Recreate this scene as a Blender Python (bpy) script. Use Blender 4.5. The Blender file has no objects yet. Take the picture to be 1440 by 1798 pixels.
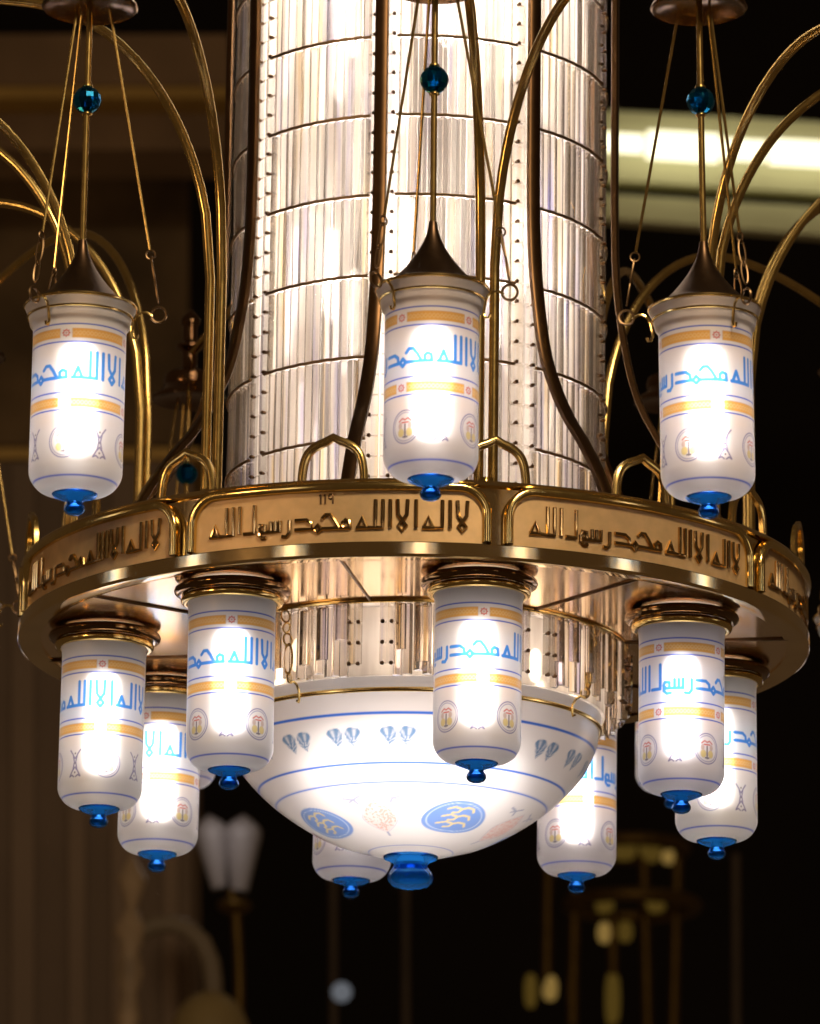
import bpy, math, random
import numpy as np
from mathutils import Vector, Matrix
random.seed(7); rng = np.random.default_rng(7)
SC = bpy.context.scene
COL = SC.collection
PI = math.pi
def rad(d): return math.radians(d)

# ------------------------------------------------------------------ camera, world, light, exposure
CAM_POS = Vector((0.0, -8.7236, -2.0206)); PITCH = 0.2552; YAW = -0.0011; ROLL = 0.0138; FPX = 8829.3
cF = Vector((math.sin(YAW)*math.cos(PITCH), math.cos(YAW)*math.cos(PITCH), math.sin(PITCH)))
cX = cF.cross(Vector((0, 0, 1))).normalized(); cU = cX.cross(cF)
cX2 = cX*math.cos(ROLL) + cU*math.sin(ROLL); cU2 = cU*math.cos(ROLL) - cX*math.sin(ROLL)
cam = bpy.data.cameras.new('camera'); camo = bpy.data.objects.new('camera', cam); COL.objects.link(camo)
M = Matrix.Identity(4)
for i in range(3):
    M[i][0] = cX2[i]; M[i][1] = cU2[i]; M[i][2] = -cF[i]; M[i][3] = CAM_POS[i]
camo.matrix_world = M
cam.sensor_fit = 'HORIZONTAL'; cam.sensor_width = 36; cam.lens = 36*FPX/1440
cam.clip_start = .1; cam.clip_end = 200
cam.dof.use_dof = True; cam.dof.focus_distance = 8.35; cam.dof.aperture_fstop = 8.0
SC.camera = camo
def at(px, py, Y):
    v = cF + cX2*((px-720)/FPX) + cU2*((899-py)/FPX)
    return CAM_POS + v*((Y-CAM_POS.y)/v.y)

W = bpy.data.worlds.new('World'); SC.world = W; W.use_nodes = True
bg = W.node_tree.nodes['Background']; bg.inputs[0].default_value = (1, .62, .34, 1); bg.inputs[1].default_value = .055

def area(name, loc, target, size, energy, color):
    l = bpy.data.lights.new(name, 'AREA'); l.energy = energy; l.size = size; l.shape = 'DISK'; l.color = color
    o = bpy.data.objects.new(name, l); COL.objects.link(o); o.location = loc
    o.rotation_euler = (Vector(target)-Vector(loc)).to_track_quat('-Z', 'Y').to_euler(); return o
area('hall_lamp', (1.5, -6.0, 4.5), (0, -.6, .1), 1.6, 380, (1, .78, .53))
area('side_fill_lamp', (-4.5, -4.5, .6), (0, 0, .2), .9, 50, (1, .62, .34))  # added side fill to brighten the metal, not a lamp in view

SC.view_settings.view_transform = 'Standard'; SC.view_settings.look = 'None'
SC.view_settings.exposure = 0; SC.view_settings.gamma = 1; SC.view_settings.use_curve_mapping = False
SC.render.engine = 'CYCLES'
cy = SC.cycles
cy.max_bounces = 14; cy.diffuse_bounces = 3; cy.glossy_bounces = 5; cy.transmission_bounces = 12; cy.transparent_max_bounces = 24
cy.caustics_reflective = False; cy.caustics_refractive = False; cy.blur_glossy = .6
cy.sample_clamp_indirect = 6; cy.sample_clamp_direct = 0
cy.use_denoising = True; cy.use_adaptive_sampling = True; cy.adaptive_threshold = .01

# ------------------------------------------------------------------ helpers
class MB:
    def __init__(s): s.v = []; s.f = []
    def add(s, vs, fs):
        o = len(s.v); s.v += [tuple(p) for p in vs]; s.f += [tuple(i+o for i in f) for f in fs]
    def grid(s, rows, close_u=False, close_v=False):
        nr = len(rows); nc = len(rows[0]); o = len(s.v)
        for r in rows: s.v += [tuple(p) for p in r]
        for i in range(nr if close_v else nr-1):
            for j in range(nc if close_u else nc-1):
                a = o+i*nc+j; b = o+i*nc+(j+1) % nc; c = o+((i+1) % nr)*nc+(j+1) % nc; d = o+((i+1) % nr)*nc+j
                s.f.append((a, b, c, d))
    def lathe(s, prof, n=48, c=(0, 0, 0), a0=0., a1=2*PI):
        full = abs(a1-a0-2*PI) < 1e-6
        k = n if full else n+1
        rows = []
        for r, z in prof:
            rows.append([(c[0]+r*math.sin(a0+(a1-a0)*i/n), c[1]-r*math.cos(a0+(a1-a0)*i/n), c[2]+z) for i in range(k)])
        s.grid(rows, close_u=full)
    def tube(s, pts, rd, n=10, close=False, cap=True):
        pts = [Vector(p) for p in pts]; m = len(pts); rows = []
        t = (pts[1]-pts[0]).normalized(); nrm = t.orthogonal().normalized()
        for i, p in enumerate(pts):
            if close: t2 = (pts[(i+1) % m]-pts[i-1]).normalized()
            else: t2 = (pts[min(i+1, m-1)]-pts[max(i-1, 0)]).normalized()
            q = t.rotation_difference(t2); nrm = q @ nrm; t = t2
            b = t.cross(nrm).normalized(); rr = rd[i] if hasattr(rd, '__len__') else rd
            rows.append([p+(nrm*math.cos(2*PI*k/n)+b*math.sin(2*PI*k/n))*rr for k in range(n)])
        o = len(s.v); s.grid(rows, close_u=True, close_v=close)
        if cap and not close:
            s.f.append(tuple(o+k for k in range(n))[::-1]); s.f.append(tuple(o+(m-1)*n+k for k in range(n)))
    def torus(s, c, R, r, n=32, m=10, axis=(0, 0, 1), sx=1., sy=1.):
        q = Vector((0, 0, 1)).rotation_difference(Vector(axis)); c = Vector(c)
        s.tube([c+q @ Vector((R*sx*math.cos(2*PI*i/n), R*sy*math.sin(2*PI*i/n), 0)) for i in range(n)], r, m, close=True)
    def box(s, c, sx, sy, sz, mat=None):
        vs = [Vector((x*sx/2, y*sy/2, z*sz/2)) for x in (-1, 1) for y in (-1, 1) for z in (-1, 1)]
        c = Vector(c)
        vs = [c+((mat @ v) if mat else v) for v in vs]
        s.add(vs, [(0, 1, 3, 2), (4, 6, 7, 5), (0, 4, 5, 1), (2, 3, 7, 6), (0, 2, 6, 4), (1, 5, 7, 3)])
    def sphere(s, c, r, n=20, m=12, sz=1.):
        s.lathe([(max(1e-5, r*math.sin(PI*i/m)), r*sz*math.cos(PI*i/m)) for i in range(m+1)], n, c)
    def build(s, name, mat, parent=None, smooth=True, sharp=40):
        me = bpy.data.meshes.new(name); me.from_pydata(s.v, [], s.f); me.update()
        if smooth:
            me.polygons.foreach_set('use_smooth', [True]*len(me.polygons))
            try: me.set_sharp_from_angle(angle=rad(sharp))
            except Exception: pass
        me.materials.append(mat)
        o = bpy.data.objects.new(name, me); COL.objects.link(o)
        if parent: o.parent = parent
        return o
def empty(name, loc=(0, 0, 0), label=None, cat=None, group=None, rz=0):
    o = bpy.data.objects.new(name, None); COL.objects.link(o); o.location = loc; o.rotation_euler = (0, 0, rz)
    o.empty_display_size = .05
    return tag(o, label, cat, group)
def tag(o, label=None, cat=None, group=None, kind=None):
    if label: o['label'] = label
    if cat: o['category'] = cat
    if group: o['group'] = group
    if kind: o['kind'] = kind
    return o
def copy_obj(o, parent):
    c = o.copy(); COL.objects.link(c); c.parent = parent
    for ch in o.children: copy_obj(ch, c)
    return c
def copy_children(src, dst, skip=()):
    for ch in list(src.children):
        if ch.name.split('.')[0] not in skip: copy_obj(ch, dst)
def pol(a, r, z): return Vector((r*math.sin(a), -r*math.cos(a), z))

# ------------------------------------------------------------------ materials
def newmat(name):
    m = bpy.data.materials.new(name); m.use_nodes = True; nt = m.node_tree; nt.nodes.clear()
    out = nt.nodes.new('ShaderNodeOutputMaterial'); return m, nt, out
def N(nt, t, **kw):
    n = nt.nodes.new(t)
    for k, v in kw.items():
        if k in n.inputs: n.inputs[k].default_value = v
        else: setattr(n, k, v)
    return n
def metal(name, col, rough, metallic=1., bump=.0, scale=60., var=.12, rvar=.1):
    m, nt, out = newmat(name); L = nt.links.new
    p = N(nt, 'ShaderNodeBsdfPrincipled'); p.inputs['Metallic'].default_value = metallic
    tc = N(nt, 'ShaderNodeTexCoord'); nz = N(nt, 'ShaderNodeTexNoise'); nz.inputs['Scale'].default_value = scale; nz.inputs['Detail'].default_value = 4
    L(tc.outputs['Object'], nz.inputs['Vector'])
    mr = N(nt, 'ShaderNodeMapRange'); mr.inputs['To Min'].default_value = max(.02, rough-rvar*.5); mr.inputs['To Max'].default_value = rough+rvar*.5
    L(nz.outputs['Fac'], mr.inputs['Value']); L(mr.outputs[0], p.inputs['Roughness'])
    nz2 = N(nt, 'ShaderNodeTexNoise'); nz2.inputs['Scale'].default_value = scale*.25; L(tc.outputs['Object'], nz2.inputs['Vector'])
    cr = N(nt, 'ShaderNodeValToRGB'); e = cr.color_ramp.elements
    e[0].position = .3; e[1].position = .7
    e[0].color = tuple(c*(1-var) for c in col)+(1,); e[1].color = tuple(min(1, c*(1+var)) for c in col)+(1,)
    L(nz2.outputs['Fac'], cr.inputs[0]); L(cr.outputs[0], p.inputs['Base Color'])
    if bump:
        b = N(nt, 'ShaderNodeBump'); b.inputs['Strength'].default_value = bump; b.inputs['Distance'].default_value = .002
        L(nz.outputs['Fac'], b.inputs['Height']); L(b.outputs[0], p.inputs['Normal'])
    L(p.outputs[0], out.inputs[0]); return m
def emit(name, col, s):
    m, nt, out = newmat(name); e = N(nt, 'ShaderNodeEmission'); e.inputs[0].default_value = col+(1,); e.inputs[1].default_value = s
    nt.links.new(e.outputs[0], out.inputs[0]); return m
def frosted(name, w_diff, w_tran, w_refr, w_clear, rough=.3, ior=1.25, w_wide=.0, rough2=.85):
    """painted frosted glass: albedo of the enamel comes from the 'paint' attribute"""
    m, nt, out = newmat(name); L = nt.links.new
    at_ = N(nt, 'ShaderNodeAttribute', attribute_name='paint')
    d = N(nt, 'ShaderNodeBsdfDiffuse'); t = N(nt, 'ShaderNodeBsdfTranslucent')
    r = N(nt, 'ShaderNodeBsdfRefraction'); r.inputs['Roughness'].default_value = rough; r.inputs['IOR'].default_value = ior
    c = N(nt, 'ShaderNodeBsdfTransparent')
    r2 = N(nt, 'ShaderNodeBsdfRefraction'); r2.inputs['Roughness'].default_value = rough2; r2.inputs['IOR'].default_value = ior
    def scaled(w):
        mx = N(nt, 'ShaderNodeMix', data_type='RGBA', blend_type='MULTIPLY'); mx.inputs[0].default_value = 1
        L(at_.outputs['Color'], mx.inputs[6]); mx.inputs[7].default_value = (w, w, w, 1); return mx.outputs[2]
    for n, w in ((d, w_diff), (t, w_tran), (r, w_refr), (c, w_clear), (r2, w_wide)): L(scaled(w), n.inputs['Color'])
    a1 = N(nt, 'ShaderNodeAddShader'); a2 = N(nt, 'ShaderNodeAddShader'); a3 = N(nt, 'ShaderNodeAddShader')
    L(d.outputs[0], a1.inputs[0]); L(t.outputs[0], a1.inputs[1]); L(r.outputs[0], a2.inputs[0]); L(c.outputs[0], a2.inputs[1])
    L(a1.outputs[0], a3.inputs[0]); L(a2.outputs[0], a3.inputs[1])
    a4 = N(nt, 'ShaderNodeAddShader'); L(a3.outputs[0], a4.inputs[0]); L(r2.outputs[0], a4.inputs[1]); a3 = a4
    g = N(nt, 'ShaderNodeBsdfGlossy'); g.inputs['Roughness'].default_value = .28; g.inputs['Color'].default_value = (1, 1, 1, 1)
    fr = N(nt, 'ShaderNodeFresnel'); fr.inputs[0].default_value = 1.35
    mx = N(nt, 'ShaderNodeMixShader'); L(fr.outputs[0], mx.inputs[0]); L(a3.outputs[0], mx.inputs[1]); L(g.outputs[0], mx.inputs[2])
    L(mx.outputs[0], out.inputs[0]); return m
def crystal(name, clear=.3, rough=.02, tint=(1, .985, .96)):
    m, nt, out = newmat(name); L = nt.links.new
    g = N(nt, 'ShaderNodeBsdfGlass'); g.inputs['Roughness'].default_value = rough; g.inputs['IOR'].default_value = 1.52; g.inputs['Color'].default_value = tint+(1,)
    t = N(nt, 'ShaderNodeBsdfTransparent'); t.inputs[0].default_value = (.9, .88, .85, 1)
    tc = N(nt, 'ShaderNodeTexCoord'); mp = N(nt, 'ShaderNodeMapping'); mp.inputs['Scale'].default_value = (75, 75, 2.5); nz = N(nt, 'ShaderNodeTexNoise'); nz.inputs['Scale'].default_value = 1
    L(tc.outputs['Object'], mp.inputs[0]); L(mp.outputs[0], nz.inputs['Vector']); cr = N(nt, 'ShaderNodeValToRGB'); e = cr.color_ramp.elements
    e[0].position = .3; e[0].color = (.60, .60, .86, 1); e[1].position = .72; e[1].color = (1, .80, .44, 1)  # lavender and yellow streaks put dispersed light into the glass colour
    for q, cc in ((.42, (.98, .95, .93, 1)), (.6, (.99, .96, .92, 1))):
        ne = e.new(q); ne.color = cc
    L(nz.outputs['Fac'], cr.inputs[0]); L(cr.outputs[0], g.inputs['Color'])
    mx = N(nt, 'ShaderNodeMixShader'); mx.inputs[0].default_value = clear
    L(g.outputs[0], mx.inputs[1]); L(t.outputs[0], mx.inputs[2]); L(mx.outputs[0], out.inputs[0]); return m
def plain(name, col, rough=.6, var=.15, scale=4., spec=.3):
    m, nt, out = newmat(name); L = nt.links.new
    p = N(nt, 'ShaderNodeBsdfPrincipled'); p.inputs['Roughness'].default_value = rough; p.inputs['Specular IOR Level'].default_value = spec
    tc = N(nt, 'ShaderNodeTexCoord'); nz = N(nt, 'ShaderNodeTexNoise'); nz.inputs['Scale'].default_value = scale; nz.inputs['Detail'].default_value = 5
    L(tc.outputs['Object'], nz.inputs['Vector'])
    cr = N(nt, 'ShaderNodeValToRGB'); e = cr.color_ramp.elements; e[0].position = .3; e[1].position = .7
    e[0].color = tuple(c*(1-var) for c in col)+(1,); e[1].color = tuple(c*(1+var) for c in col)+(1,)
    L(nz.outputs['Fac'], cr.inputs[0]); L(cr.outputs[0], p.inputs['Base Color']); L(p.outputs[0], out.inputs[0]); return m
def blueglass(name, col, tcol, gl=.12, gcol=(.02, .16, .62), gmix=.5):
    m, nt, out = newmat(name); L = nt.links.new
    d = N(nt, 'ShaderNodeBsdfDiffuse'); d.inputs[0].default_value = col+(1,)
    t = N(nt, 'ShaderNodeBsdfTranslucent'); t.inputs[0].default_value = tcol+(1,)
    a = N(nt, 'ShaderNodeAddShader'); L(d.outputs[0], a.inputs[0]); L(t.outputs[0], a.inputs[1])
    g = N(nt, 'ShaderNodeBsdfGlossy'); g.inputs['Roughness'].default_value = gl; g.inputs['Color'].default_value = (.75, .88, 1, 1)
    lw = N(nt, 'ShaderNodeLayerWeight'); lw.inputs[0].default_value = .15; fr = N(nt, 'ShaderNodeMath', operation='MULTIPLY'); fr.inputs[1].default_value = .35; L(lw.outputs['Fresnel'], fr.inputs[0])
    mx = N(nt, 'ShaderNodeMixShader'); L(fr.outputs[0], mx.inputs[0]); L(a.outputs[0], mx.inputs[1]); L(g.outputs[0], mx.inputs[2])
    gl_ = N(nt, 'ShaderNodeBsdfGlass'); gl_.inputs['IOR'].default_value = 1.45; gl_.inputs['Roughness'].default_value = .03; gl_.inputs['Color'].default_value = gcol+(1,)
    m2 = N(nt, 'ShaderNodeMixShader'); m2.inputs[0].default_value = gmix; L(mx.outputs[0], m2.inputs[1]); L(gl_.outputs[0], m2.inputs[2])
    L(m2.outputs[0], out.inputs[0]); return m

BRASS = metal('polished_brass', (.80, .58, .20), .17, bump=.04)
BRASS_STRIP = metal('mirror_brass_strip', (.86, .64, .30), .10, bump=.006, scale=25, rvar=.04)
TUBE = metal('brass_tube', (.64, .45, .15), .22, bump=.05, scale=90)
PLATE = metal('mirror_brass_plate', (.94, .70, .42), .15, bump=.015, scale=12, var=.04)
COPPER = metal('satin_copper_panel', (.66, .435, .20), .5, metallic=.42, bump=.08, scale=160, var=.08)
LETTER = metal('relief_brass_letter', (.50, .32, .12), .16, bump=.03)
DARK_BRASS = metal('dark_brass', (.10, .055, .025), .34, bump=.05, scale=80)
CAPM = metal('brown_bronze_cap', (.10, .06, .033), .36, bump=.04, scale=80)
CANOPY = metal('copper_canopy', (.17, .095, .045), .18, bump=.06, scale=40)
COLLAR = metal('dark_polished_collar', (.22, .125, .05), .1, bump=.05, scale=50)  # brass coloured dark to stand for the dim hall it mirrors
DARKWIRE = metal('dark_wire', (.22, .14, .07), .4)
GLASS = frosted('painted_frosted_glass', 0.42, .026, .05, .002, rough=.42, ior=1.35, w_wide=.05, rough2=.78)
BOWLG = frosted('painted_bowl_glass', .42, .062, .05, .002, rough=.6, ior=1.4, w_wide=.06, rough2=.95)
CRYSTAL = crystal('clear_crystal', .27)
CRYSTAL3 = crystal('skirt_crystal', .1)
CRYSTAL2 = crystal('crystal_plate', .5, .06)
BULB = emit('lamp_bulb', (1, .96, .94), 46)
BOWLBULB = emit('bowl_bulb', (1, .95, .92), 18)
COLB = emit('column_bulb', (1, .95, .885), 92)
COLB2 = emit('column_low_bulb', (1, .90, .81), 8.0)
SKB = emit('skirt_bulb', (1, .80, .57), 23)
def sleeve(name):
    m, nt, out = newmat(name); L = nt.links.new
    tc = N(nt, 'ShaderNodeTexCoord'); mp = N(nt, 'ShaderNodeMapping'); mp.inputs['Scale'].default_value = (26, 26, 3); nz = N(nt, 'ShaderNodeTexNoise'); nz.inputs['Scale'].default_value = 1; nz.inputs['Detail'].default_value = 3
    L(tc.outputs['Object'], mp.inputs[0]); L(mp.outputs[0], nz.inputs['Vector']); cr = N(nt, 'ShaderNodeValToRGB'); e = cr.color_ramp.elements
    e[0].position = .32; e[0].color = (.21, .18, .16, 1); e[1].position = .68; e[1].color = (.56, .515, .475, 1); L(nz.outputs['Fac'], cr.inputs[0])
    d = N(nt, 'ShaderNodeBsdfDiffuse'); d.inputs[0].default_value = (.22, .19, .17, 1); t = N(nt, 'ShaderNodeBsdfTranslucent'); L(cr.outputs[0], t.inputs[0])
    a = N(nt, 'ShaderNodeAddShader'); L(d.outputs[0], a.inputs[0]); L(t.outputs[0], a.inputs[1])
    r = N(nt, 'ShaderNodeBsdfRefraction'); r.inputs['Roughness'].default_value = .22; r.inputs['IOR'].default_value = 1.2; r.inputs['Color'].default_value = (.14, .13, .12, 1)
    a2 = N(nt, 'ShaderNodeAddShader'); L(a.outputs[0], a2.inputs[0]); L(r.outputs[0], a2.inputs[1]); L(a2.outputs[0], out.inputs[0]); return m
SLEEVE = sleeve('backlight_sleeve')
BLUE = blueglass('cobalt_glass', (.002, .038, .13), (.003, .045, .15), .08)
TEAL = blueglass('teal_cut_glass', (.001, .016, .035), (.0, .08, .14), .05, (.01, .27, .55), .7)

# ------------------------------------------------------------------ kufic lettering as strokes; u runs leftwards from the right end
def kufic():
    S = []; c = [0.]
    def put(*polys):
        for p in polys: S.append([(u+c[0], v) for u, v in p])
    def LA():
        put([(.02, 1), (.04, .46), (.15, .24), (.25, .07), (.15, -.1), (.05, .07), (.15, .24), (.26, .46), (.28, 1)]); c[0] += .28+.19
    def A(g=.2): put([(0, 1), (0, 0)]); c[0] += g
    def H(g=.16): put([(0, 0), (.32, 0)], [(.04, 0), (.16, .4), (.28, 0)]); c[0] += .32+g
    def LILAH():
        A(); put([(0, 1), (0, 0), (.2, 0)]); c[0] += .2; H()
    def ALLAH():
        A(.19); put([(0, 1), (0, 0), (.2, 0)]); c[0] += .19; put([(0, 1), (0, 0), (.18, 0)]); c[0] += .18; H()
    LA(); LILAH(); A(.2); LA(); ALLAH()
    # muhammad
    put([(0, 0), (.02, .24), (.12, .3), (.2, .2), (.18, 0), (0, 0)], [(.15, 0), (.32, 0)]); c[0] += .28
    put([(0, 0), (.13, .3), (.25, .5), (.37, .5), (.46, .36)], [(0, 0), (.5, 0)]); c[0] += .47
    put([(0, 0), (.1, .15), (.2, 0), (.1, -.14), (0, 0)], [(.2, 0), (.28, 0)]); c[0] += .26
    put([(.46, .34), (.14, .34), (.02, .22), (0, 0), (.46, 0)]); c[0] += .46+.15
    # rasul
    put([(0, .36), (0, -.08), (.08, -.22), (.2, -.2)]); c[0] += .26
    put([(0, .38), (0, 0), (.5, 0)], [(.13, .36), (.13, 0)], [(.26, .36), (.26, 0)]); c[0] += .42
    put([(0, 0), (0, .24), (.14, .26), (.18, .12), (.1, 0), (0, 0)], [(.17, .1), (.17, -.1), (.08, -.22), (-.04, -.2)]); c[0] += .3
    put([(0, 1), (0, 0), (.3, 0)]); c[0] += .42
    ALLAH()
    return S, c[0]-.1
KUF, KW = kufic()
NINE = [[(0, 0), (0, 1)], [(0, 1), (-.12, .82)], [(.42, 0), (.42, 1)], [(.42, 1), (.3, .82)],
        [(1.12, 0), (1.12, .8), (1.02, 1), (.82, 1), (.74, .8), (.76, .6), (.9, .5), (1.12, .56)]]

# ------------------------------------------------------------------ enamel painting on glass of revolution, evaluated per vertex
def smooth(d, w, aa): return np.clip((w-d)/aa+.5, 0, 1)
def seg_dist(X, Y, polys, per=None):
    D = np.full(X.shape, 9.)
    for p in polys:
        for (x0, y0), (x1, y1) in zip(p[:-1], p[1:]):
            dx, dy = x1-x0, y1-y0; L2 = dx*dx+dy*dy+1e-12
            xx = X
            if per: xx = x0+dx/2+((X-x0-dx/2+per/2) % per)-per/2
            t = np.clip(((xx-x0)*dx+(Y-y0)*dy)/L2, 0, 1)
            D = np.minimum(D, np.hypot(xx-x0-t*dx, Y-y0-t*dy))
    return D
def over(C, col, a): return C*(1-a[..., None])+np.array(col)*a[..., None]
BLU = (.035, .09, .62); SKY = (.045, .25, .72); ORA = (.84, .43, .10); RED = (.80, .10, .07); VIO = (.22, .2, .5); DRK = (.16, .12, .16); WHT = (.94, .87, .84)
NA = 400
rowsz = list(np.linspace(-.0125, -.05, 18))+list(np.arange(-.0515, -.2805, -.00112))
body_prof = []
for z in rowsz:
    r = float(np.interp(-z, [.0125, .016, .020, .026, .031, .038, .0435, .0465, .050, .054], [.0876, .0870, .0850, .0820, .0806, .0798, .0784, .0752, .0738, .0735]))
    body_prof.append((r, z))
for i in range(1, 21):                                   # rounded bottom
    a = i/20*PI/2; body_prof.append((.0335+.040*math.cos(a)**.8 if i < 20 else .0335, -.281-.034*math.sin(a)**1.25))
BR = np.array([p[0] for p in body_prof]); BZ = np.array([p[1] for p in body_prof])
BR_LOW = np.where(BZ > -.06, .0735+.0035*np.clip((BZ+.052)/.03, 0, 1)**2, BR)
AL = -PI+2*PI*np.arange(NA)/NA
AA, ZZ = np.meshgrid(AL, BZ); SS = AA*.0735; PER = 2*PI*.0735
aa = .0013
def lamp_layers():
    base = np.ones(AA.shape+(3,))*np.array(WHT)
    for z0 in (-.0585, -.0876, -.1699, -.1978, -.3005): base = over(base, BLU, smooth(np.abs(ZZ-z0), .00115, aa))
    band = np.zeros(AA.shape+(4,))
    def ov(col, a):
        for k in range(3): band[..., k] = band[..., k]*(1-a)+col[k]*a
        band[..., 3] = np.maximum(band[..., 3], a)
    q = PER/4
    SQ = ((SS+q/2) % q)-q/2
    for zc in (-.0735, -.1858):
        gap = np.clip((np.abs(SQ)-.009)/.0015, 0, 1)
        a = smooth(np.abs(ZZ-zc), .0078, aa)*gap; ov(ORA, a)
        w = .0028*np.sin(SS*2*PI/.0125); ov((.92, .58, .25), smooth(np.abs(ZZ-zc-w), .0010, aa)*a)
        ov((.92, .58, .25), smooth(np.abs(ZZ-zc+w), .0010, aa)*a)
        d = np.hypot(SQ, ZZ-zc); th = np.arctan2(ZZ-zc, SQ)
        ov(RED, smooth(np.abs(d-.0046-.0009*np.cos(8*th)), .0012, aa)); ov(RED, smooth(d, .0014, aa)*.8)
    sc = PER*.86/KW; h = .042
    polys = [[(-(u*sc), -.1458+v*h) for u, v in p] for p in KUF]
    txt = smooth(seg_dist(SS, ZZ, polys, PER), .0029, aa)
    med = np.zeros(AA.shape+(4,))
    def om(col, a):
        for k in range(3): med[..., k] = med[..., k]*(1-a)+col[k]*a
        med[..., 3] = np.maximum(med[..., 3], a)
    zc = -.2483; d = np.hypot(SQ*1.08, ZZ-zc)
    om(VIO, smooth(np.abs(d-.0262), .0009, aa)*.95); om((.42, .42, .70), smooth(np.abs(d-.0225), .0008, aa)*.9)
    for sx in (-1, 1):
        om((.95, .72, .2), smooth(np.hypot((SQ-sx*.0075)/.9, (ZZ-zc+.009)/1.1), .0062, aa)*.85)
        om((.85, .42, .3), smooth(np.hypot((SQ-sx*.009), (ZZ-zc-.002)/1.5), .0035, aa)*.6)
    strokes = [[(0, zc-.017), (0, zc+.004)], [(-.0035, zc-.016), (.0035, zc-.016)]]
    om(DRK, smooth(seg_dist(SQ, ZZ, strokes), .0013, aa))
    om(RED, smooth(seg_dist(SQ, ZZ, [[(-.011, zc+.009), (-.005, zc+.0135), (0, zc+.011), (.005, zc+.0135), (.011, zc+.009)], [(-.006, zc+.007), (.006, zc+.007)]]), .0012, aa)*.9)
    SH = (SS % q)-q/2                                        # hourglass ornaments midway
    hg = []
    for sx in (-1, 1):
        hg.append([(sx*.0105, zc+.023), (sx*.0045, zc+.015), (sx*.0015, zc+.002), (sx*.004, zc-.011), (sx*.011, zc-.0235)])
        hg.append([(sx*.011, zc-.0235), (sx*.006, zc-.021), (sx*.002, zc-.024)])
    hg.append([(-.003, zc+.012), (0, zc+.008), (.003, zc+.012)]); hg.append([(-.004, zc-.012), (0, zc-.007), (.004, zc-.012)])
    om((.24, .20, .40), smooth(seg_dist(SH, ZZ, hg), .0012, aa)*.95)
    for dz in (.017, 0, -.0165): om(DRK, smooth(np.hypot(SH, ZZ-zc-dz), .0017, aa)*.9)
    return base, band, txt, med
LB, LBAND, LTXT, LMED = lamp_layers()
def roll(L, deg): return np.roll(L, int(round(deg/360*NA)), axis=1)
def paint_mesh(name, R, Z, col, mat, n):
    ang = -PI+2*PI*np.arange(n)/n
    V = np.stack([np.outer(R, np.sin(ang)), -np.outer(R, np.cos(ang)), np.outer(Z, np.ones(n))], -1).reshape(-1, 3)
    m = len(R); i, j = np.meshgrid(np.arange(m-1), np.arange(n), indexing='ij'); j2 = (j+1) % n
    F = np.stack([(i+1)*n+j, (i+1)*n+j2, i*n+j2, i*n+j], -1).reshape(-1, 4)
    me = bpy.data.meshes.new(name); me.vertices.add(len(V)); me.vertices.foreach_set('co', V.astype(np.float32).ravel())
    me.loops.add(F.size); me.loops.foreach_set('vertex_index', F.astype(np.int32).ravel())
    me.polygons.add(len(F)); me.polygons.foreach_set('loop_start', np.arange(0, F.size, 4, dtype=np.int32))
    me.update(calc_edges=True); me.polygons.foreach_set('use_smooth', [True]*len(F))
    ca = me.color_attributes.new('paint', 'FLOAT_COLOR', 'POINT')
    c4 = np.ones((len(V), 4), np.float32); c4[:, :3] = np.clip(col.reshape(-1, 3), 0, 1); ca.data.foreach_set('color', c4.ravel())
    me.materials.append(mat); me.validate(); return me
def shade_mesh(ucen, rose, medal, low=False):
    C = LB*rng.uniform(.965, 1.0, 3)
    b = roll(LBAND, rose); C = C*(1-b[..., 3:])+b[..., :3]*b[..., 3:]
    C = over(C, SKY, roll(LTXT, ucen*.86*360))
    md = roll(LMED, medal); C = C*(1-md[..., 3:])+md[..., :3]*md[..., 3:]
    return paint_mesh('glass_shade', BR_LOW if low else BR, BZ, C, GLASS, NA)

# ------------------------------------------------------------------ chandelier body
A0 = 11.28
POST = [A0+45*k for k in range(8)]                      # where the panels meet and the arms rise
MID = [A0-22.5+45*k for k in range(8)]                  # middle of each panel
CH = empty('chandelier', (0, 0, 0), 'large brass and crystal chandelier with an inscribed ring around its glowing crystal column', 'chandelier')

b = MB()
b.lathe([(.662, .0), (.692, -.0035), (.699, -.003), (.7025, -.001), (.7032, .0015), (.7032, .0205), (.7025, .022), (.698, .0232), (.688, .0235), (.688, .1205), (.692, .1225), (.699, .1235), (.702, .127),
         (.70, .1305), (.69, .1325), (.665, .1325), (.662, .128), (.662, .0)], 256)
b.build('ring_band', BRASS_STRIP, CH, sharp=14)
b = MB(); b.lathe([(.375, .0035), (.43, .0028), (.664, .0032)], 192); b.lathe([(.664, .007), (.375, .007)], 192); b.build('base_plate', PLATE, CH)
for m_ in MID:                                          # thin folded joints of the bottom plate
    b = MB(); a = rad(m_+.6)
    b.tube([pol(a-rad(.9), .378, .0015), pol(a, .672, .0012)], .0022, 8); b.build('plate_seam', DARK_BRASS, CH)

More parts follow.
